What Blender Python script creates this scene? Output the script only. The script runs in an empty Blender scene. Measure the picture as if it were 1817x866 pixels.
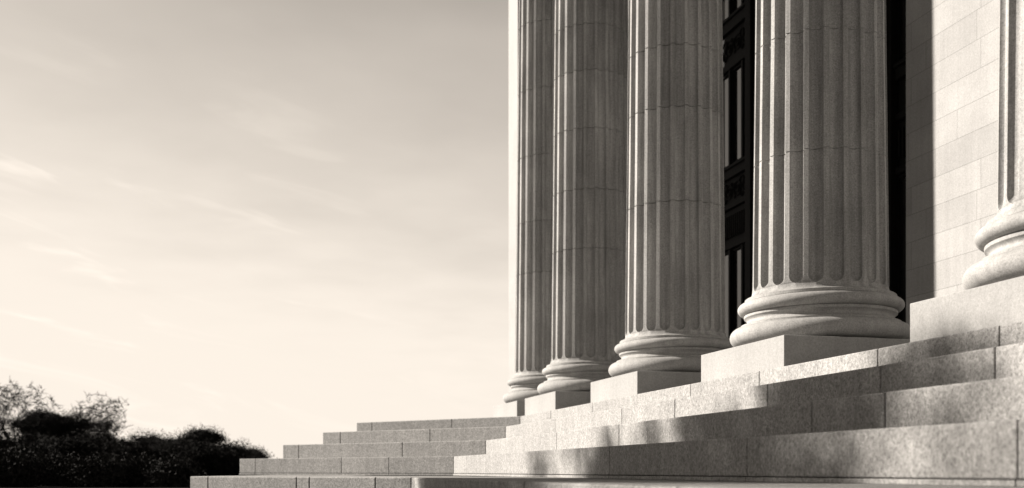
import bpy, bmesh, math, random
import numpy as np
from math import radians, sin, cos, pi, sqrt
from mathutils import Vector, Matrix

random.seed(7)
SC = bpy.context.scene
COL = SC.collection
R14 = radians(14.70)                 # plan angle of the building
CAM_Z = 0.40

# ------------------------------------------------------------------ camera
cd = bpy.data.cameras.new("camera"); cam = bpy.data.objects.new("camera", cd); COL.objects.link(cam)
cam.location = (0, 0, CAM_Z); cam.rotation_euler = (radians(90), 0, 0)
cd.sensor_width = 36; cd.lens = 36 * 1900 / 1817
cd.shift_y = 403 / 1817
cd.clip_start = 0.05; cd.clip_end = 6000
cd.dof.use_dof = True; cd.dof.focus_distance = 12.5; cd.dof.aperture_fstop = 1.3
SC.camera = cam

# ------------------------------------------------------------------ light
SUN_AZ, SUN_EL = 294.0, 25.0         # azimuth clockwise from +Y
w = bpy.data.worlds.new("World"); SC.world = w; w.use_nodes = True
nt = w.node_tree; N = nt.nodes; L = nt.links
for n in list(N): N.remove(n)
out = N.new("ShaderNodeOutputWorld"); bg = N.new("ShaderNodeBackground")
sky = N.new("ShaderNodeTexSky"); sky.sky_type = 'NISHITA'; sky.sun_disc = False
sky.sun_elevation = radians(SUN_EL); sky.sun_rotation = radians(SUN_AZ)
sky.air_density = 1.0; sky.dust_density = 0.45; sky.ozone_density = 1.0
bw = N.new("ShaderNodeRGBToBW"); L.new(sky.outputs[0], bw.inputs[0])
pw = N.new("ShaderNodeMath"); pw.operation = 'POWER'; pw.inputs[1].default_value = 0.65
L.new(bw.outputs[0], pw.inputs[0])
# thin cirrus: noise stretched along the wind, projected on a high layer
tc = N.new("ShaderNodeTexCoord"); sp = N.new("ShaderNodeSeparateXYZ"); L.new(tc.outputs['Generated'], sp.inputs[0])
def wm(op, a, b=None, c=None):
    m = N.new("ShaderNodeMath"); m.operation = op
    for i, v in enumerate((a, b, c)):
        if v is None: continue
        if isinstance(v, (int, float)): m.inputs[i].default_value = v
        else: L.new(v, m.inputs[i])
    return m.outputs[0]
zz = wm('ADD', wm('MAXIMUM', sp.outputs[2], 0.0), 0.06)
cx = wm('DIVIDE', sp.outputs[0], zz); cy = wm('DIVIDE', sp.outputs[1], zz)
cb = N.new("ShaderNodeCombineXYZ"); L.new(cx, cb.inputs[0]); L.new(cy, cb.inputs[1])
cs = N.new("ShaderNodeCombineXYZ"); L.new(sp.outputs[0], cs.inputs[0]); L.new(sp.outputs[2], cs.inputs[1]); L.new(wm('MULTIPLY', sp.outputs[1], .3), cs.inputs[2])
mp = N.new("ShaderNodeMapping"); mp.vector_type = 'TEXTURE'; mp.inputs["Rotation"].default_value = (0, 0, radians(-14))
mp.inputs["Scale"].default_value = (0.17, 0.030, .2); L.new(cs.outputs[0], mp.inputs[0])
no = N.new("ShaderNodeTexNoise"); no.inputs['Scale'].default_value = 1.0; no.inputs['Detail'].default_value = 7
no.inputs['Roughness'].default_value = 0.55; no.inputs['Distortion'].default_value = 0.7
L.new(mp.outputs[0], no.inputs[0])
cl = N.new("ShaderNodeMapRange"); cl.inputs['From Min'].default_value = 0.53; cl.inputs['From Max'].default_value = 0.72
cl.interpolation_type = 'SMOOTHSTEP'; L.new(no.outputs[0], cl.inputs[0])
lo = N.new("ShaderNodeMapRange"); lo.inputs['From Min'].default_value = 0.36; lo.inputs['From Max'].default_value = 0.22
lo.inputs['To Min'].default_value = 0.05; L.new(sp.outputs[2], lo.inputs[0])
lf = N.new("ShaderNodeMapRange"); lf.inputs['From Min'].default_value = -0.06; lf.inputs['From Max'].default_value = -0.34
lf.inputs['To Min'].default_value = 0.12; L.new(sp.outputs[0], lf.inputs[0])
cloud = wm('MULTIPLY', wm('MULTIPLY', cl.outputs[0], lo.outputs[0]), lf.outputs[0])
hz = N.new("ShaderNodeMapRange"); hz.inputs['From Min'].default_value = 0.45; hz.inputs['From Max'].default_value = 0.12   # whitening towards the horizon
hz.inputs['To Max'].default_value = 1.5; L.new(sp.outputs[2], hz.inputs[0])
sunward = wm('ADD', wm('MULTIPLY', sp.outputs[0], sin(radians(SUN_AZ))), wm('MULTIPLY', sp.outputs[1], cos(radians(SUN_AZ))))
hf = N.new('ShaderNodeMapRange'); hf.inputs['From Min'].default_value = -0.5; hf.inputs['From Max'].default_value = 0.38   # the haze glows on the sun's side only
hf.inputs['To Min'].default_value = 0.2; L.new(sunward, hf.inputs[0]); haze_glow = wm('MULTIPLY', hz.outputs[0], hf.outputs[0])
zen = N.new("ShaderNodeMapRange"); zen.inputs['From Min'].default_value = 0.38; zen.inputs['From Max'].default_value = 0.72   # deep-toned upper sky
zen.inputs['To Min'].default_value = 1.0; zen.inputs['To Max'].default_value = 0.2; L.new(sp.outputs[2], zen.inputs[0])
n2 = N.new("ShaderNodeTexNoise"); n2.inputs['Scale'].default_value = 2.2; n2.inputs['Detail'].default_value = 5; L.new(cb.outputs[0], n2.inputs[0])
mott = N.new("ShaderNodeMapRange"); mott.inputs['From Min'].default_value = 0.3; mott.inputs['From Max'].default_value = 0.7
mott.inputs['To Min'].default_value = 0.95; mott.inputs['To Max'].default_value = 1.05; L.new(n2.outputs[0], mott.inputs[0])
base = wm('MULTIPLY', wm('ADD', wm('MULTIPLY', pw.outputs[0], 1.47), haze_glow), wm('MULTIPLY', zen.outputs[0], mott.outputs[0]))
anti = N.new('ShaderNodeMapRange'); anti.inputs['From Min'].default_value = -0.7; anti.inputs['From Max'].default_value = 0.36   # deeper tone away from the sun
anti.inputs['To Min'].default_value = 0.3; L.new(sunward, anti.inputs[0])
val = wm('ADD', wm('SMOOTH_MIN', wm('MULTIPLY', base, anti.outputs[0]), 5.75, 1.0), wm('MULTIPLY', cloud, 0.9))
tint = N.new("ShaderNodeMix"); tint.data_type = 'RGBA'; tint.blend_type = 'MULTIPLY'; tint.inputs[0].default_value = 1
tint.inputs[6].default_value = (1.0, 0.905, 0.80, 1); L.new(val, tint.inputs[7])
L.new(tint.outputs[2], bg.inputs[0]); bg.inputs[1].default_value = 0.07
L.new(bg.outputs[0], out.inputs[0])

sd = bpy.data.lights.new("sun", 'SUN'); sd.energy = 5.0; sd.angle = radians(0.8); sd.color = (1.0, 0.925, 0.835)
sun = bpy.data.objects.new("sun", sd); COL.objects.link(sun)
SDIR = Vector((sin(radians(SUN_AZ)) * cos(radians(SUN_EL)), cos(radians(SUN_AZ)) * cos(radians(SUN_EL)), sin(radians(SUN_EL))))
sun.rotation_euler = SDIR.to_track_quat('Z', 'Y').to_euler()
vs = SC.view_settings; vs.view_transform = 'Standard'; vs.look = 'None'; vs.gamma = 1; vs.use_curve_mapping = False
vs.exposure = 1.3

# ------------------------------------------------------------------ helpers
NV = Vector((cos(R14), sin(R14), 0)); DV = Vector((-sin(R14), cos(R14), 0))
def P(p, d, z=0): return NV * p + DV * d + Vector((0, 0, z))
KF = 1900 * (cos(R14) + math.tan(R14) * sin(R14))       # px scale along lines parallel to the facade
def d_at(px, p):
    Y = KF * p / (px - 410); return (Y - sin(R14) * p) / cos(R14)

def tag(o, label=None, cat=None, group=None, kind=None):
    if label: o['label'] = label
    if cat: o['category'] = cat
    if group: o['group'] = group
    if kind: o['kind'] = kind
    return o
def empty(name, loc, rz=0):
    o = bpy.data.objects.new(name, None); COL.objects.link(o)
    o.location = loc; o.rotation_euler = (0, 0, rz); o.empty_display_size = .2
    return o
def link_mesh(name, me, mat, parent=None):
    o = bpy.data.objects.new(name, me); COL.objects.link(o)
    if mat and not me.materials: me.materials.append(mat)
    if parent: o.parent = parent
    return o
def obj(name, bm, mat, parent=None, smooth=None):
    bmesh.ops.recalc_face_normals(bm, faces=bm.faces)
    me = bpy.data.meshes.new(name); bm.to_mesh(me); bm.free()
    if smooth is not None:
        me.polygons.foreach_set('use_smooth', [True] * len(me.polygons))
        me.set_sharp_from_angle(angle=radians(smooth))
    return link_mesh(name, me, mat, parent)
def box(bm, x0, x1, y0, y1, z0, z1, bev=0, seg=2):
    vs_ = [bm.verts.new(v) for v in ((x0,y0,z0),(x1,y0,z0),(x1,y1,z0),(x0,y1,z0),(x0,y0,z1),(x1,y0,z1),(x1,y1,z1),(x0,y1,z1))]
    fs = [bm.faces.new([vs_[i] for i in q]) for q in ((3,2,1,0),(4,5,6,7),(0,1,5,4),(1,2,6,5),(2,3,7,6),(3,0,4,7))]
    if bev:
        es = list({e for f in fs for e in f.edges})
        bmesh.ops.bevel(bm, geom=es, offset=bev, segments=seg, affect='EDGES', profile=.5)
def prism(bm, pts, z0, z1, bev=0, seg=2):
    a = [bm.verts.new((x, y, z0)) for x, y in pts]; b = [bm.verts.new((x, y, z1)) for x, y in pts]
    n = len(pts); fs = [bm.faces.new(a[::-1]), bm.faces.new(b)]
    for i in range(n):
        j = (i + 1) % n; fs.append(bm.faces.new((a[i], a[j], b[j], b[i])))
    if bev:
        es = list({e for f in fs for e in f.edges})
        bmesh.ops.bevel(bm, geom=es, offset=bev, segments=seg, affect='EDGES', profile=.5)

# ------------------------------------------------------------------ materials
def new_mat(name):
    m = bpy.data.materials.new(name); m.use_nodes = True
    t = m.node_tree; b = t.nodes['Principled BSDF']
    return m, t, b
def node(t, typ, **kw):
    n = t.nodes.new(typ)
    for k, v in kw.items():
        if k in n.inputs: n.inputs[k].default_value = v
        else: setattr(n, k, v)
    return n
def mathn(t, op, a, b):
    n = t.nodes.new('ShaderNodeMath'); n.operation = op
    for i, v in enumerate((a, b)):
        if isinstance(v, (int, float)): n.inputs[i].default_value = v
        else: t.links.new(v, n.inputs[i])
    return n.outputs[0]
def rng(t, src, f0, f1, t0, t1):
    n = t.nodes.new('ShaderNodeMapRange')
    for k, v in zip(('From Min', 'From Max', 'To Min', 'To Max'), (f0, f1, t0, t1)): n.inputs[k].default_value = v
    t.links.new(src, n.inputs[0]); return n.outputs[0]
def stone(name, base, grain=55, speck=.22, cloudv=.14, streak=.12, island=.10, bump=.25, joints=None, drum=False):
    m, t, b = new_mat(name); lk = t.links.new
    co = node(t, 'ShaderNodeTexCoord').outputs['Object']
    g = node(t, 'ShaderNodeTexNoise', Scale=grain, Detail=3.0, Roughness=.65, Distortion=.8); lk(co, g.inputs[0])
    g2 = node(t, 'ShaderNodeTexNoise', Scale=grain * .37, Detail=2.0, Roughness=.6, Distortion=1.4); lk(co, g2.inputs[0])
    v = node(t, 'ShaderNodeTexVoronoi', Scale=grain * .8); lk(co, v.inputs[0])
    c = node(t, 'ShaderNodeTexNoise', Scale=.9, Detail=5.0, Roughness=.6); lk(co, c.inputs[0])
    mp = node(t, 'ShaderNodeMapping', Scale=(5.0, 5.0, .28)); lk(co, mp.inputs[0])
    s = node(t, 'ShaderNodeTexNoise', Scale=1.6, Detail=4.0, Roughness=.65); lk(mp.outputs[0], s.inputs[0])
    f = mathn(t, 'MULTIPLY', rng(t, g.outputs[0], .3, .7, 1 - speck, 1 + speck), rng(t, g2.outputs[0], .32, .68, 1 - speck * .3, 1 + speck * .3))
    f = mathn(t, 'MULTIPLY', f, rng(t, v.outputs['Distance'], 0, .35, 1 - speck * 1.2, 1))
    f = mathn(t, 'MULTIPLY', f, rng(t, c.outputs[0], .3, .7, 1 - cloudv, 1 + cloudv))
    f = mathn(t, 'MULTIPLY', f, rng(t, s.outputs[0], .35, .7, 1 + streak * .5, 1 - streak))
    if island:
        ge = node(t, 'ShaderNodeNewGeometry')
        f = mathn(t, 'MULTIPLY', f, rng(t, ge.outputs['Random Per Island'], 0, 1, 1 - island, 1 + island))
    if drum:
        at_ = node(t, 'ShaderNodeAttribute', attribute_name='drum_tone'); f = mathn(t, 'MULTIPLY', f, at_.outputs['Fac'])
    height = g.outputs[0]
    if joints:
        ln, ht = joints
        sx = node(t, 'ShaderNodeSeparateXYZ'); lk(co, sx.inputs[0])
        cb = node(t, 'ShaderNodeCombineXYZ'); lk(sx.outputs[1], cb.inputs[0]); lk(sx.outputs[2], cb.inputs[1])
        br = node(t, 'ShaderNodeTexBrick', Scale=1.0); br.offset = .37; br.offset_frequency = 2; br.squash = .72; br.squash_frequency = 3
        br.inputs['Brick Width'].default_value = ln; br.inputs['Row Height'].default_value = ht
        br.inputs['Mortar Size'].default_value = .006; br.inputs['Mortar Smooth'].default_value = .15
        br.inputs['Color1'].default_value = (.90, .90, .90, 1); br.inputs['Color2'].default_value = (1.05, 1.05, 1.05, 1)
        br.inputs['Mortar'].default_value = (.62, .62, .62, 1); lk(cb.outputs[0], br.inputs[0])
        bwn = node(t, 'ShaderNodeRGBToBW'); lk(br.outputs[0], bwn.inputs[0])
        f = mathn(t, 'MULTIPLY', f, bwn.outputs[0])
        height = mathn(t, 'SUBTRACT', g.outputs[0], mathn(t, 'MULTIPLY', br.outputs[1], 2.5))
    mx = t.nodes.new('ShaderNodeMix'); mx.data_type = 'RGBA'; mx.blend_type = 'MULTIPLY'; mx.inputs[0].default_value = 1
    mx.inputs[6].default_value = (*base, 1); lk(f, mx.inputs[7]); lk(mx.outputs[2], b.inputs['Base Color'])
    bp = node(t, 'ShaderNodeBump', Strength=bump, Distance=.006); lk(height, bp.inputs['Height']); lk(bp.outputs[0], b.inputs['Normal'])
    b.inputs['Roughness'].default_value = .8; b.inputs['Specular IOR Level'].default_value = .25
    return m
M_step = stone('granite_steps', (.26, .256, .251), grain=36, speck=.42, cloudv=.08, streak=.13, island=.07, bump=.35)
M_col = stone('limestone_column', (.33, .326, .32), grain=55, speck=.27, cloudv=.16, streak=.34, island=0, bump=.3, drum=True)
M_base = stone('limestone_base', (.305, .301, .295), grain=55, speck=.24, cloudv=.11, streak=.14, island=0, bump=.3)
M_plinth = stone('limestone_plinth', (.28, .277, .272), grain=50, speck=.16, cloudv=.08, streak=.06, island=.05, bump=.2)
M_wall = stone('ashlar_wall', (.295, .291, .286), grain=40, speck=.14, cloudv=.10, streak=.07, island=0, bump=.25, joints=(1.95, .52))
M_pier = stone('smooth_pier_stone', (.295, .291, .286), grain=40, speck=.12, cloudv=.07, streak=.05, island=0, bump=.2)
M_joint, _, b = new_mat('joint_shadow_mortar'); b.inputs['Base Color'].default_value = (.06, .058, .056, 1); b.inputs['Roughness'].default_value = .95
def plain(name, col, rough=.6, metal=0.0, spec=.3, var=.25, sc=9):
    m, t, b = new_mat(name)
    co = node(t, 'ShaderNodeTexCoord').outputs['Object']
    n = node(t, 'ShaderNodeTexNoise', Scale=sc, Detail=5.0, Roughness=.6); t.links.new(co, n.inputs[0])
    mx = t.nodes.new('ShaderNodeMix'); mx.data_type = 'RGBA'; mx.blend_type = 'MULTIPLY'; mx.inputs[0].default_value = 1
    mx.inputs[6].default_value = (*col, 1); t.links.new(rng(t, n.outputs[0], .3, .7, 1 - var, 1 + var), mx.inputs[7])
    t.links.new(mx.outputs[2], b.inputs['Base Color'])
    b.inputs['Roughness'].default_value = rough; b.inputs['Metallic'].default_value = metal; b.inputs['Specular IOR Level'].default_value = spec
    return m
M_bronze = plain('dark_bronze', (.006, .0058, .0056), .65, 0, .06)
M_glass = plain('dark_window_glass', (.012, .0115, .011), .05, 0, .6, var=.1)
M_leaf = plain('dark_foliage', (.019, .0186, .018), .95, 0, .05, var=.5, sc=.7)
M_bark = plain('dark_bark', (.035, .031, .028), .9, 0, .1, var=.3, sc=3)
M_floor = plain('dark_granite_floor', (.14, .138, .135), .7, 0, .2, var=.2, sc=6)
M_lawn = plain('dry_lawn', (.02, .0195, .019), .95, 0, 0, var=.35, sc=.4)
M_pave = plain('stone_pavement', (.06, .059, .058), .85, 0, .2, var=.15, sc=2)

# ------------------------------------------------------------------ ground
bm = bmesh.new(); prism(bm, [(-3000, -3000), (3000, -3000), (3000, 3000), (-3000, 3000)], -1.0, 0.0)
tag(obj('ground', bm, M_lawn), kind='structure')
bm = bmesh.new(); prism(bm, [(-14, -30), (30, -30), (30, 14), (-6, 21), (-14, 21)], 0.001, 0.006)
tag(obj('pavement', bm, M_pave), kind='structure')

# ------------------------------------------------------------------ steps
# front line p, corner depth Y, left face px end, top z, joints on the front (px) and on the left (px)
EA = radians(-52); EV = Vector((sin(EA), cos(EA), 0)); NL = Vector((cos(EA), -sin(EA), 0))   # splayed left face: direction, inward normal
steps = [
 dict(p=6.27, px=923, lend=633, z=1.631, r=.32, fj=[977, 1051, 1225, 1347, 1557], lj=[660, 802], front=6.27),
 dict(p=5.41, px=897, lend=573, z=1.311, r=.32, fj=[985, 1103, 1197, 1362, 1562, 1765], lj=[604, 763]),
 dict(p=4.72, px=862, lend=502, z=.991, r=.32, fj=[987, 1098, 1440, 1570], lj=[530, 714]),
 dict(p=3.97, px=805, lend=425, z=.671, r=.353, fj=[828, 1081, 1325, 1805], lj=[453, 606, 690]),
 dict(p=2.26, px=730, lend=337, z=.318, r=.318, fj=[930, 1200, 1500], lj=[369, 526, 549, 666]),
]
stairs = tag(empty('entrance_steps', P(5.0, 12.0, 0)), 'broad flight of five pale granite block steps leading up to the columns', 'steps')
stairs_inv = None
def left_hit(c, px):
    k = (px - 908.5) / 1900      # X = k*Y along c + s*EV
    s = (c.x - k * c.y) / (k * EV.y - EV.x)
    return s
for i, S in enumerate(steps):
    p, z, r = S['p'], S['z'], S['r']
    Yc = KF * p / (S['px'] - 410); dc = (Yc - sin(R14) * p) / cos(R14)
    c = P(p, dc); s_end = left_hit(c, S['lend']); e = c + EV * s_end
    S['c'], S['e'] = c, e
    bm = bmesh.new(); z0 = z - r; gap = .0045
    depth = 1.25 if i < 4 else 2.3
    mit_f = (NV + NL).normalized()
    mit_f = mit_f / mit_f.dot(NV)
    mit_e = (NL + Vector((1, 0, 0))).normalized(); mit_e = mit_e / mit_e.dot(NL)
    def block(a, b_, na, nb):
        t = (b_ - a).normalized()
        q = [a + t * gap, b_ - t * gap, b_ - t * gap + nb * depth, a + t * gap + na * depth]
        if i == 3:                                   # lowest riser: main block over a thin base course
            prism(bm, [(v.x, v.y) for v in q], z0 + .040, z, .010)
            q2 = [v + (.5 * (na + nb)) * -.012 for v in q[:2]] + q[2:]
            prism(bm, [(v.x, v.y) for v in q2], z0 + .001, z0 + .034, .004)
        else:
            prism(bm, [(v.x, v.y) for v in q], z0 + (.0 if i == 4 else .0015), z, .014, 3)
    # front run, from the corner towards the camera's right and past it
    ds = [dc] + [d_at(px, p) for px in S['fj']]
    while ds[-1] > -3: ds.append(ds[-1] - random.uniform(1.5, 2.3))
    for k in range(len(ds) - 1):
        block(P(p, ds[k + 1]), P(p, ds[k]), NV, mit_f if k == 0 else NV)
    nl = NL
    ss = [0] + sorted(left_hit(c, px) for px in S['lj']) + [s_end]
    for k in range(len(ss) - 1):
        block(c + EV * ss[k], c + EV * ss[k + 1], mit_f * (1 / mit_f.dot(nl)) if k == 0 else nl, mit_e if k == len(ss) - 2 else nl)
    # return at the far left, running straight back
    y = e.y
    while y < 46:
        y2 = y + random.uniform(2.0, 2.8)
        block(Vector((e.x, y, 0)), Vector((e.x, y2, 0)), mit_e * (1 / mit_e.dot(Vector((1, 0, 0)))) if y == e.y else Vector((1, 0, 0)), Vector((1, 0, 0)))
        y = y2
    bmesh.ops.translate(bm, verts=bm.verts, vec=-stairs.location)
    st = obj('step', bm, M_step, stairs)
    # infill behind the blocks
    bm = bmesh.new()
    ce = c + mit_f * .03; ee = e + mit_e * .03
    far = Vector((ee.x, 46, 0)); br = P(p + .03, -3); far2 = P(26, 30); far3 = P(26, -3)
    prism(bm, [(v.x, v.y) for v in (br, ce, ee, far, Vector((18, 46, 0)), far3)], z0 + .001, z - .006)
    bmesh.ops.translate(bm, verts=bm.verts, vec=-stairs.location)
    obj('bedding', bm, M_joint if i else M_floor, st)

FLOOR = 1.631
# ------------------------------------------------------------------ columns
PL_W, PL_H = 1.17, .40
P_AX = 7.56
NF = 22
RB = .875
def radius(z):                        # z above the plinth
    t = max(0, (z - .7) / 12.3)
    return RB * (1 - .13 * t ** 1.25 - .015 * min(1, t * 4))
def plinth_mesh():
    bm = bmesh.new(); box(bm, -PL_W, PL_W, -PL_W, PL_W, 0.002, PL_H, .008)
    return bm
def lathe(bm, prof, seg=112):
    rings = []
    for r, z in prof:
        rings.append([bm.verts.new((r * cos(2 * pi * k / seg), r * sin(2 * pi * k / seg), z)) for k in range(seg)])
    for a, b_ in zip(rings, rings[1:]):
        for k in range(seg):
            j = (k + 1) % seg; bm.faces.new((a[k], a[j], b_[j], b_[k]))
    bm.faces.new(rings[0][::-1]); bm.faces.new(rings[-1])
def base_profile():
    pr = [(1.005, 0.0), (1.005, .022)]
    n = 14                                       # lower torus
    for k in range(n + 1):
        a = -pi / 2 + pi * k / n; pr.append((.985 + .135 * cos(a), .150 + .125 * sin(a)))
    pr += [(.985, .282), (.985, .302)]
    for k in range(1, 10):                       # scotia
        a = pi * k / 10; pr.append((.955 - .055 * sin(a) + .0 * k, .302 + .115 * k / 10))
    pr += [(.940, .420), (.940, .440)]
    for k in range(n + 1):                       # upper torus
        a = -pi / 2 + pi * k / n; pr.append((.925 + .095 * cos(a), .525 + .080 * sin(a)))
    pr += [(.930, .612), (.930, .648), (.922, .655)]
    return [(a * 1.045, z) for a, z in pr]
def shaft_bm(joints, top=12.2, cut=.018):
    bm = bmesh.new()
    pitch = 2 * pi / NF; w = .5 * RB * pitch * .74; zb = .745; zc = zb + w; D = .078
    S_ = [-1, -.955, -.83, -.6, -.22, .22, .6, .83, .955, 1]
    zs = [(.655, .080, 0), (.668, .046, 0), (.685, .022, 0), (.71, .008, 0), (.735, .002, 0)]
    zl = []
    for k in range(1, 11):
        a = (pi / 2) * k / 10; zl.append(zc - w * cos(a))
    z = zc + .25
    while z < top: zl.append(z); z += .45
    jr = []
    for j in joints:
        jr += [(j - .009, 0), (j - .3 * cut, cut), (j + .3 * cut, cut), (j + .009, 0)]
    zl = [q for q in zl if all(abs(q - j) > .03 for j in joints)]
    rows = zs + [(q, 0, 0) for q in zl] + [(q, 0, dep) for q, dep in jr] + [(top, 0, 0)]
    rows.sort()
    rings = []
    for z, fl, dep in rows:
        R = radius(z) + fl - dep; ww = w * radius(z) / RB
        cc = .02 if z <= zb + .0005 else (sqrt(max(4e-4, 1 - ((zc - z) / w) ** 2)) if z < zc else 1.0)
        on = 0 if z < zb else 1
        ring = []
        for k in range(NF):
            for s in S_:
                x = ww * cc * s; th = k * pitch + x / R
                rr = R - on * D * cc * sqrt(max(0, 1 - s * s))
                ring.append(bm.verts.new((rr * cos(th), rr * sin(th), z)))
        rings.append(ring)
    n = len(rings[0])
    for a, b_ in zip(rings, rings[1:]):
        for k in range(n):
            j = (k + 1) % n; bm.faces.new((a[k], a[j], b_[j], b_[k]))
    bm.faces.new(rings[0][::-1]); bm.faces.new(rings[-1])
    return bm
def mesh_of(bm, name, smooth, mat):
    bmesh.ops.recalc_face_normals(bm, faces=bm.faces)
    me = bpy.data.meshes.new(name); bm.to_mesh(me); bm.free()
    me.polygons.foreach_set('use_smooth', [True] * len(me.polygons)); me.set_sharp_from_angle(angle=radians(smooth))
    me.materials.append(mat); return me
me_plinth = mesh_of(plinth_mesh(), 'plinth', 20, M_plinth)
bm = bmesh.new(); lathe(bm, base_profile()); me_base = mesh_of(bm, 'base', 32, M_base)
bm = bmesh.new(); lathe(bm, [(.74, 0), (.80, .06), (.74, .1), (.76, .35), (.86, .5), (.95, .55), (.95, .6)], 64)
box(bm, -1.02, 1.02, -1.02, 1.02, .601, .8, .01); me_cap = mesh_of(bm, 'capital', 32, M_base)
G_COL = 'fluted columns along the portico front'
cols = [
 (25.08, [3.1, 4.33, 5.9, 7.5, 9.1, 10.6], 'narrowest, farthest fluted column, its flank against the bright smooth pier'),
 (22.05, [3.05, 4.30, 5.58, 6.80, 7.78, 9.2, 10.6], 'slender fluted column second from the far end, crossed by five drum joints'),
 (17.50, [2.93, 4.53, 5.58, 7.1, 8.6, 10.1], 'mid-row fluted column just left of the ornate dark window, with uneven drum joints'),
 (12.72, [2.42, 3.93, 5.4, 6.9, 8.4, 9.9], 'widest whole fluted column, its moulded base complete, nearest in full view'),
 (7.93, [1.95 + 2.35, 5.8, 7.3, 8.8, 10.3], 'nearest fluted column, cut by the right edge, in front of the sunlit ashlar wall'),
]
for k, (d, joints, label) in enumerate(cols):
    root = tag(empty('fluted_column', P(P_AX, d, FLOOR), R14), label, 'column', G_COL)
    link_mesh('plinth', me_plinth, None, root)
    b_ = link_mesh('base', me_base, None, root); b_.location = (0, 0, PL_H)
    b_.rotation_euler = (0, 0, k * 1.3)
    me = mesh_of(shaft_bm(joints, cut=.011 if k >= 3 else .018), 'shaft', 28, M_col)
    tones = [random.uniform(.91, 1.07) for _ in range(len(joints) + 1)]     # every drum was cut from its own block
    at_ = me.attributes.new('drum_tone', 'FLOAT', 'FACE')
    at_.data.foreach_set('value', [tones[sum(j < p.center.z for j in joints)] for p in me.polygons])
    s_ = link_mesh('shaft', me, None, root); s_.location = (0, 0, PL_H)
    s_.rotation_euler = (0, 0, .07 + k * .02)
    c_ = link_mesh('capital', me_cap, None, root); c_.location = (0, 0, PL_H + 12.2)

TOP = FLOOR + PL_H + 13.0
# ------------------------------------------------------------------ corner pier beyond the last column
root = tag(empty('corner_pier', P(8.0, 28.4, FLOOR), R14), 'plain smooth square pier, glaring white in the sun, behind the farthest column', 'pier')
bm = bmesh.new(); box(bm, -.52, 1.2, -.5, .5, .55, TOP - FLOOR - .004, .01); obj('shaft', bm, M_pier, root)
bm = bmesh.new(); box(bm, -.60, 1.27, -.58, .58, .002, .55, .012); obj('base', bm, M_pier, root)

# ------------------------------------------------------------------ building: ashlar wall, entablature, roof
PW = 12.5
bld = tag(empty('stone_building', P(PW, 8, FLOOR), R14), 'pale ashlar stone building wall behind the columns, half in column shadow', 'building')
def lb(bm, p0, p1, d0, d1, z0, z1, bev=0): box(bm, p0 - PW, p1 - PW, d0 - 8, d1 - 8, z0 - FLOOR, z1 - FLOOR, bev)
bm = bmesh.new()
WE = d_at(1607, PW)
lb(bm, PW, 22, -3, WE, FLOOR + .003, TOP - .003, .012); obj('wall', bm, M_wall, bld)
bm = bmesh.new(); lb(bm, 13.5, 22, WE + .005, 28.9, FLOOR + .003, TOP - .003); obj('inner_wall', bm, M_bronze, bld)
bm = bmesh.new()
lb(bm, 6.62, 8.5, -3, 29.0, TOP + .001, TOP + 1.3, .01); lb(bm, 6.5, 8.6, -3.1, 29.1, TOP + 1.302, TOP + 2.0, .01); lb(bm, 5.9, 9.0, -3.2, 29.6, TOP + 2.002, TOP + 2.4, .02)
obj('entablature', bm, M_pier, bld)
bm = bmesh.new(); lb(bm, 8.505, 22, -3, 29.0, TOP + .001, TOP + 1.2); obj('ceiling', bm, M_pier, bld)
bm = bmesh.new(); lb(bm, 7.0, 22, -3, 28.8, TOP + 2.404, TOP + 4, .02); obj('roof', bm, M_pier, bld)

# ------------------------------------------------------------------ bronze window screen between wall and far end
PS = 12.62; W0 = WE + .05
scr = tag(empty('bronze_window_screen', P(PS, W0, FLOOR), R14), 'dark bronze window screen with ornate relief bands and tall panes, between the columns', 'window')
def sb(bm, p0, p1, d0, d1, z0, z1, bev=0): box(bm, p0 - PS, p1 - PS, d0 - W0, d1 - W0, z0 - FLOOR, z1 - FLOOR, bev)
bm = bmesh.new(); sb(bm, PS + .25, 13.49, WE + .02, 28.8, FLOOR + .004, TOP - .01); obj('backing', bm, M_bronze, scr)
rows = [('w', FLOOR + .35, 6.2), ('f', 6.35, 7.25), ('o', 7.40, 8.05), ('w', 8.4, 10.9), ('o', 11.1, 11.9), ('w', 12.3, 14.4)]
rails = [(FLOOR + .005, FLOOR + .34), (6.21, 6.34), (7.26, 7.39), (8.06, 8.39), (10.91, 11.09), (11.91, 12.29), (14.41, TOP - .02)]
def ring(bm, y, z, r, th, a0=0, a1=2 * pi, n=14, x=0):
    prev = None
    for k in range(n + 1):
        a = a0 + (a1 - a0) * k / n
        o_ = [(r + th) , (r - th)]
        cur = [bm.verts.new((x, y + o_[0] * cos(a), z + o_[0] * sin(a))), bm.verts.new((x - th * 1.2, y + r * cos(a), z + r * sin(a))), bm.verts.new((x, y + o_[1] * cos(a), z + o_[1] * sin(a)))]
        if prev:
            for q in (0, 1): bm.faces.new((prev[q], cur[q], cur[q + 1], prev[q + 1]))
        prev = cur
starts = [24.0 + 2.79 * k for k in (-3, -2, -1, 0, 1)]
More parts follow.
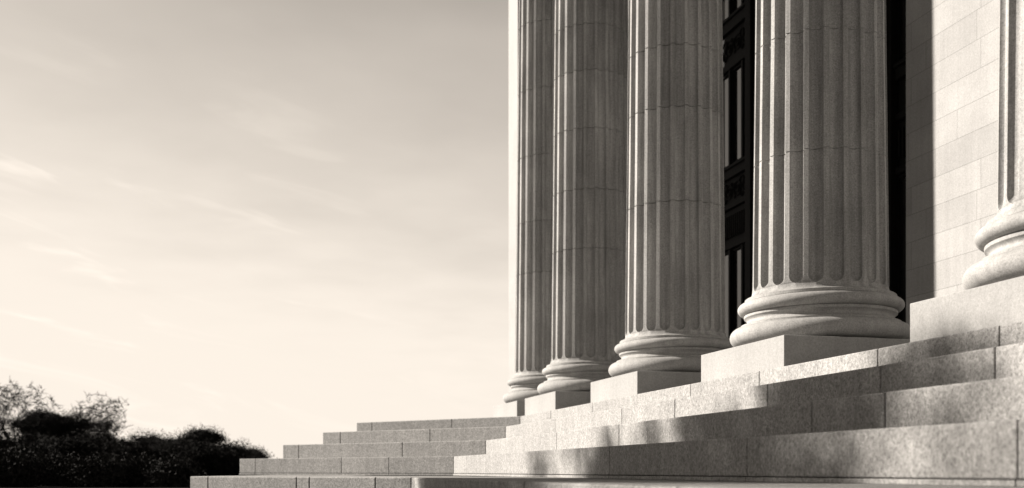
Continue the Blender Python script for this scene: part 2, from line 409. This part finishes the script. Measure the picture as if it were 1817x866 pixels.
for d0 in starts:
    bm = bmesh.new()
    sb(bm, PS - .12, PS + .24, max(d0, W0), d0 + .55, FLOOR + .006, TOP - .03, .02)
    sb(bm, PS - .20, PS - .121, max(d0, W0) + .12, d0 + .43, FLOOR + .3, TOP - .3, .02)
    if d0 + .55 > W0 + .1: obj('pilaster', bm, M_bronze, scr)
    else: bm.free()
    a = d0 + .555; cells = []
    for wd in (.35, .62, .62, .35):
        cells.append((a, a + wd)); a += wd + .10
    end = d0 + 2.785
    lo_, hi_ = max(W0, d0 + .555), min(28.75, end)
    if hi_ <= lo_: continue
    for z0, z1 in rails:
        bm = bmesh.new()
        sb(bm, PS - .02, PS + .2, lo_, hi_, z0, z1, .01)
        zm = .5 * (z0 + z1)
        if z1 - z0 > .25: sb(bm, PS - .07, PS - .0205, lo_, hi_, z1 - .10, z1 - .02, .015)
        obj('rail', bm, M_bronze, scr)
    for c0, c1 in cells[:-1]:
        if c1 < W0 or c1 + .1 > 28.75: continue
        for typ, z0, z1 in rows:
            if typ == 'w':
                bm = bmesh.new(); sb(bm, PS - .01, PS + .2, c1, c1 + .10, z0 + .002, z1 - .002, .01)
                obj('mullion', bm, M_bronze, scr)
    for typ, z0, z1 in rows:
        if typ == 'w':
            for c0, c1 in cells:
                c0, c1 = max(c0, W0), min(c1, 28.7)
                if c1 - c0 < .1: continue
                bm = bmesh.new(); sb(bm, PS + .10, PS + .112, c0 + .045, c1 - .045, z0 + .06, z1 - .06); pn = obj('pane', bm, M_glass, scr)
                bm = bmesh.new()
                for q in ((c0 + .004, c0 + .045, z0 + .01, z1 - .01), (c1 - .045, c1 - .004, z0 + .01, z1 - .01), (c0 + .046, c1 - .046, z0 + .01, z0 + .06), (c0 + .046, c1 - .046, z1 - .06, z1 - .01)):
                    sb(bm, PS + .05, PS + .16, q[0], q[1], q[2], q[3])
                obj('sash', bm, M_bronze, pn)
        else:
            bm = bmesh.new(); sb(bm, PS + .06, PS + .2, lo_, hi_, z0 + .003, z1 - .003)
            y = lo_ + .26
            if typ == 'o':
                zm = .5 * (z0 + z1) - FLOOR; flip = 1
                while y < hi_ - .2:
                    yy = y - W0
                    ring(bm, yy, zm, .19, .022, 0, 2 * pi, 18, .058); ring(bm, yy, zm, .09, .03, 0, 1.6 * pi, 10, .058)
                    ring(bm, yy + .24, zm + .14 * flip, .11, .025, 0, 1.3 * pi, 9, .058); ring(bm, yy + .24, zm - .16 * flip, .09, .03, pi, 2.2 * pi, 9, .058)
                    flip = -flip; y += .48
            else:
                y = lo_ + .1
                while y < hi_ - .06:
                    sb(bm, PS + .01, PS + .058, y, y + .05, z0 + .16, z1 - .16, .008); y += .12
            obj('spandrel_panel', bm, M_bronze, scr, 30)

# ------------------------------------------------------------------ trees
def tube(V, F, a, b_, ra, rb, n=5):
    ax = (b_ - a)
    if ax.length < 1e-6: return
    q = ax.to_track_quat('Z', 'Y'); o = len(V)
    for k in range(n):
        t = 2 * pi * k / n; u = q @ Vector((cos(t), sin(t), 0)); V.append(a + u * ra)
    for k in range(n):
        t = 2 * pi * k / n; u = q @ Vector((cos(t), sin(t), 0)); V.append(b_ + u * rb)
    for k in range(n):
        j = (k + 1) % n; F.append((o + k, o + j, o + n + j, o + n + k))
def leaf_mesh(name, V, F, C, seed, flat=.75):
    """twigs V, F plus leaves for every (centre, count, spread, size) in C, in one mesh"""
    g = np.random.default_rng(seed)
    if C:
        cen = np.repeat(np.array([tuple(c[0]) for c in C]), [c[1] for c in C], axis=0); cnt = [c[1] for c in C]
        rad = np.repeat([c[2] for c in C], cnt)[:, None]; siz = np.repeat([c[3] for c in C], cnt)[:, None] * g.uniform(.6, 1.3, (len(cen), 1))
        v = g.normal(size=cen.shape); v /= np.linalg.norm(v, axis=1, keepdims=True)
        pos = cen + v * g.uniform(0, 1, (len(cen), 1)) ** .6 * np.array([1, 1, flat]) * rad * 1.15
        u = g.normal(size=cen.shape); u /= np.linalg.norm(u, axis=1, keepdims=True)
        w_ = g.normal(size=cen.shape); w_ = np.cross(u, w_); w_ /= np.linalg.norm(w_, axis=1, keepdims=True)
        q = np.stack([pos - u * siz * .5, pos - w_ * siz * .28, pos + u * siz * .55, pos + w_ * siz * .28], axis=1).reshape(-1, 3)
        o = len(V); V = [tuple(v) for v in V] + q.tolist()
        F = F + [(o + 4 * k, o + 4 * k + 1, o + 4 * k + 2, o + 4 * k + 3) for k in range(len(pos))]
    me = bpy.data.meshes.new(name); me.from_pydata([tuple(v) for v in V], [], F); return me
def tree(name, loc, h, spread, label, seed, dense=1.0, leaf=.28, bare=0.0, group=None, trunk_frac=.28, clump=1.0, levels=4, cat='tree', per=26, leafmat=None, fill=0):
    if bare > .45: levels = 4
    rnd = random.Random(seed)
    root = tag(empty(name, loc, rnd.uniform(0, 6)), label, cat, group)
    TV, TF, CV, CF, CC = [], [], [], [], []
    tips = []
    def grow(a, dirv, ln, r, lev):
        segs = 3; cur = a
        for k in range(segs):
            dirv = (dirv + Vector((rnd.gauss(0, .13), rnd.gauss(0, .13), rnd.gauss(.04, .08)))).normalized()
            nx = cur + dirv * ln / segs; r2 = r * (1 - .22 * (k + 1) / segs * 1.2)
            if lev <= 1: tube(TV, TF, cur, nx, r, r2, 7)
            else: tube(CV, CF, cur, nx, r, r2, 4)
            cur = nx; r = r2
            if lev >= 1 and k == 1 and lev < levels: 
                side = (dirv + Vector((rnd.uniform(-1, 1), rnd.uniform(-1, 1), rnd.uniform(-.1, .6))) * .9).normalized()
                grow(cur, side, ln * .62, r * .6, lev + 1)
        if lev >= levels: tips.append(cur); return
        nb = rnd.choice((2, 3, 3)) if lev else rnd.choice((4, 5))
        a0 = rnd.uniform(0, 6.28)
        for k in range(nb):
            t = a0 + 6.28 * k / nb + rnd.uniform(-.4, .4); up = rnd.uniform(.35, 1.0)
            side = Vector((cos(t) * spread, sin(t) * spread, up)).normalized()
            dv = (dirv * .55 + side).normalized()
            grow(cur, dv, ln * rnd.uniform(.62, .82) if lev else h * rnd.uniform(.22, .28), r * rnd.uniform(.55, .68), lev + 1)
    grow(Vector((0, 0, 0)), Vector((rnd.gauss(0, .05), rnd.gauss(0, .05), 1)).normalized(), h * trunk_frac, h * (.040 if bare > .45 else .028), 0)
    top = max(t.z for t in tips); sc = h / (top + .2)
    def S(v): return Vector((v.x * sc, v.y * sc, v.z * sc))
    TV = [S(v) for v in TV]; CV = [S(v) for v in CV]
    for t in tips:
        t = S(t)
        if rnd.random() < bare and t.z > h * .5:
            for _ in range(3):
                dv = Vector((rnd.gauss(0, 1), rnd.gauss(0, 1), rnd.gauss(.6, .6))).normalized()
                tube(CV, CF, t, t + dv * h * rnd.uniform(.04, .09), h * .0042, h * .0016, 3)
            continue
        if bare > .45 and t.z > h * .62: continue
        CC.append((t, int(per * dense * rnd.uniform(.5, 1.4)), clump * rnd.choice((.5, .7, .9, 1.6)) * rnd.uniform(.8, 1.2), leaf))
    # inner foliage down to the ground, in lumps
    rmax = max(max(abs(t.x), abs(t.y)) for t in tips) * sc
    for _ in range(fill):
        z = rnd.uniform(.04, .62 if bare > .45 else .74) * h; a = rnd.uniform(0, 6.283); q = rmax * .85 * sqrt(rnd.random()) * (1 - .45 * abs(z / h - .4) / .4)
        CC.append((Vector((cos(a) * q, sin(a) * q, z)), int(per * rnd.uniform(1.2, 2.6)), clump * rnd.uniform(.9, 1.9), leaf))
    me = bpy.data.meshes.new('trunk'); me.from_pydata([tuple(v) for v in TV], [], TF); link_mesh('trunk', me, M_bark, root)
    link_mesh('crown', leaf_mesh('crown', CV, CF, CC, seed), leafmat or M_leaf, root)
    return root
def at(px, Y): return Vector(((px - 908.5) / 1900 * Y, Y, 0))
def hgt(y, Y): return CAM_Z + (836 - y) / 1900 * Y
G_T = 'dark trees in the distance beyond the steps'
TREES = [  # px, distance, top y, spread, dense, bare, label
 (-60, 104, 700, 1.2, 1.2, .3, 'dark leafy tree cut off by the left edge, only its right side in view'),
 (18, 112, 674, .95, .9, .7, 'tallest tree at the left edge, thin bare twigs on top'),
 (92, 100, 728, 1.3, 1.5, .05, 'dense dark round tree between the two twiggy bare-topped trees'),
 (186, 106, 698, 1.0, .6, .85, 'open twiggy tree with nearly bare spreading branches against the bright sky'),
 (266, 112, 772, 1.6, 1.4, .15, 'low bushy tree right of the open twiggy tree'),
 (348, 104, 762, 1.3, 1.5, .05, 'dense dark dome-shaped tree, right of the low bushy tree'),
 (414, 110, 774, 1.1, .9, .5, 'loose twiggy tree near the left end of the steps'),
 (446, 120, 800, 1.2, 1.2, .2, 'smallest tree, rightmost of the row, just clear of the stepped stone'),
 (138, 124, 742, 1.3, 1.3, .05, 'dense dark tree just left of the open twiggy tree, partly behind it'),
 (302, 122, 793, 1.4, 1.3, .05, 'low dark tree in the dip left of the dome-shaped tree'),
 (396, 122, 797, 1.3, 1.3, .05, 'low dark tree right behind the dome-shaped tree'),
]
for k, (px, Y, ty, spd, dn, br, lab) in enumerate(TREES):
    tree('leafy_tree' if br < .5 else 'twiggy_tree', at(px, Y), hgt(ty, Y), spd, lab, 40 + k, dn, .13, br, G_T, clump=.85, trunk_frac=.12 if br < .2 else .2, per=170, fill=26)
G_S = 'dark shrubs in front of the distant trees'
SHR = [(-20, 62, 770, 'dark shrub at the left edge under the tallest tree'), (48, 70, 778, 'broad dark shrub below the dense round tree'),
       (118, 64, 782, 'dark shrub left of the open twiggy tree foot'), (182, 72, 780, 'dark shrub at the foot of the open twiggy tree'),
       (245, 64, 794, 'dark shrub below the low bushy tree'), (306, 70, 792, 'dark shrub left of the dome-shaped tree foot'), (362, 66, 798, 'dark shrub under the dome-shaped tree'),
       (400, 72, 802, 'dark shrub below the loose twiggy tree'), (440, 80, 815, 'small dark shrub beside the left end of the steps'), (15, 27, 806, 'low dark shrub in the bottom left corner'),
       (95, 29, 818, 'low front shrub near the bottom left corner'), (170, 27, 824, 'low front shrub below the twiggy tree'), (240, 28, 826, 'low front shrub under the low bushy tree'), (305, 27, 830, 'low front shrub left of the lowest step end')]
for k, (px, Y, ty, lab) in enumerate(SHR):
    f = Y / 66
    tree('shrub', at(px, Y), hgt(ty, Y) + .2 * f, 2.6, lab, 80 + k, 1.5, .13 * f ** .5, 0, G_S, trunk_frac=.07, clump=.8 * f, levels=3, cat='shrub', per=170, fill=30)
# the big tree left of the view whose crown shades the steps
def shade_tree():
    rnd = random.Random(11)
    S = Vector((sin(radians(SUN_AZ)), cos(radians(SUN_AZ)), 0)); H = Vector((S.y, -S.x, 0))
    T0 = Vector((1.81, 8.76, 0)) + S * 22.5 + H * 1.25     # straight up-sun of the shaded steps
    root = tag(empty('shade_tree', T0), 'tall leafy tree out of view on the left, its shade falling over the steps', 'tree')
    TV, TF, CV, CF, CC = [], [], [], [], []
    def pos(h, z, dd): return H * (h - 9.8) + S * dd + Vector((0, 0, z))
    vols = [(9.6, 10.8, 1.55, 1.75, 8000), (10.7, 9.2, .75, .9, 2200), (10.2, 12.1, .8, .45, 800), (7.9, 10.5, .9, 1.5, 1600), (6.6, 10.9, 1.5, 1.8, 850),
            (11.85, 10.4, .28, .5, 150), (13.0, 9.5, .28, .8, 200)]
    bs = []; cur = Vector((0, 0, 0)); r0 = .30
    for k in range(6):
        nx = Vector((rnd.gauss(0, .06), rnd.gauss(0, .06), 1.5 * (k + 1))); tube(TV, TF, cur, nx, r0, r0 - .03, 10); cur = nx; r0 -= .03; bs.append((cur, r0))
    for (h, z, rh, rz, n) in vols:
        nb = max(1, int(n / 300))
        for q in range(nb):
            a, ra = bs[rnd.choice((2, 3, 4, 5))]
            e = pos(h + rnd.uniform(-.8, .8) * rh, z + rnd.uniform(-.6, .8) * rz, rnd.uniform(-1, 1))
            m = (a + e) / 2 + Vector((0, 0, rnd.uniform(-.3, .3)))
            tube(TV, TF, a, m, ra * .45, ra * .3, 6); tube(TV, TF, m, e, ra * .3, .012, 5)
        for q in range(n):
            while True:
                x, y, t = rnd.uniform(-1, 1), rnd.uniform(-1, 1), rnd.uniform(-1, 1)
                if abs(x) ** 2.6 + abs(y) ** 2.6 + .3 * t * t < 1: break
            CC.append((pos(h + x * rh, z + y * rz, t * 1.2), 1, .38, .20))
    me = bpy.data.meshes.new('trunk'); me.from_pydata([tuple(v) for v in TV], [], TF); link_mesh('trunk', me, M_bark, root)
    link_mesh('crown', leaf_mesh('crown', CV, CF, CC, 3), M_leaf, root)
shade_tree()

# added unseen trees left of the frame, blocking low sky light to deepen shade
G_O = 'tall trees added out of view on the left to block sky light'
for k, (az, dist, h) in enumerate([(-90, 33, 13), (-106, 30, 14), (-122, 34, 14), (-136, 36, 14)]):
    a = radians(az)
    tree('leafy_tree', Vector((sin(a) * dist, cos(a) * dist, 0)), h, .8, 'tall dark leafy tree added out of view on the left to block low sky light', 200 + k, 1.5, .5, 0, G_O, trunk_frac=.16, clump=2.0, per=60)
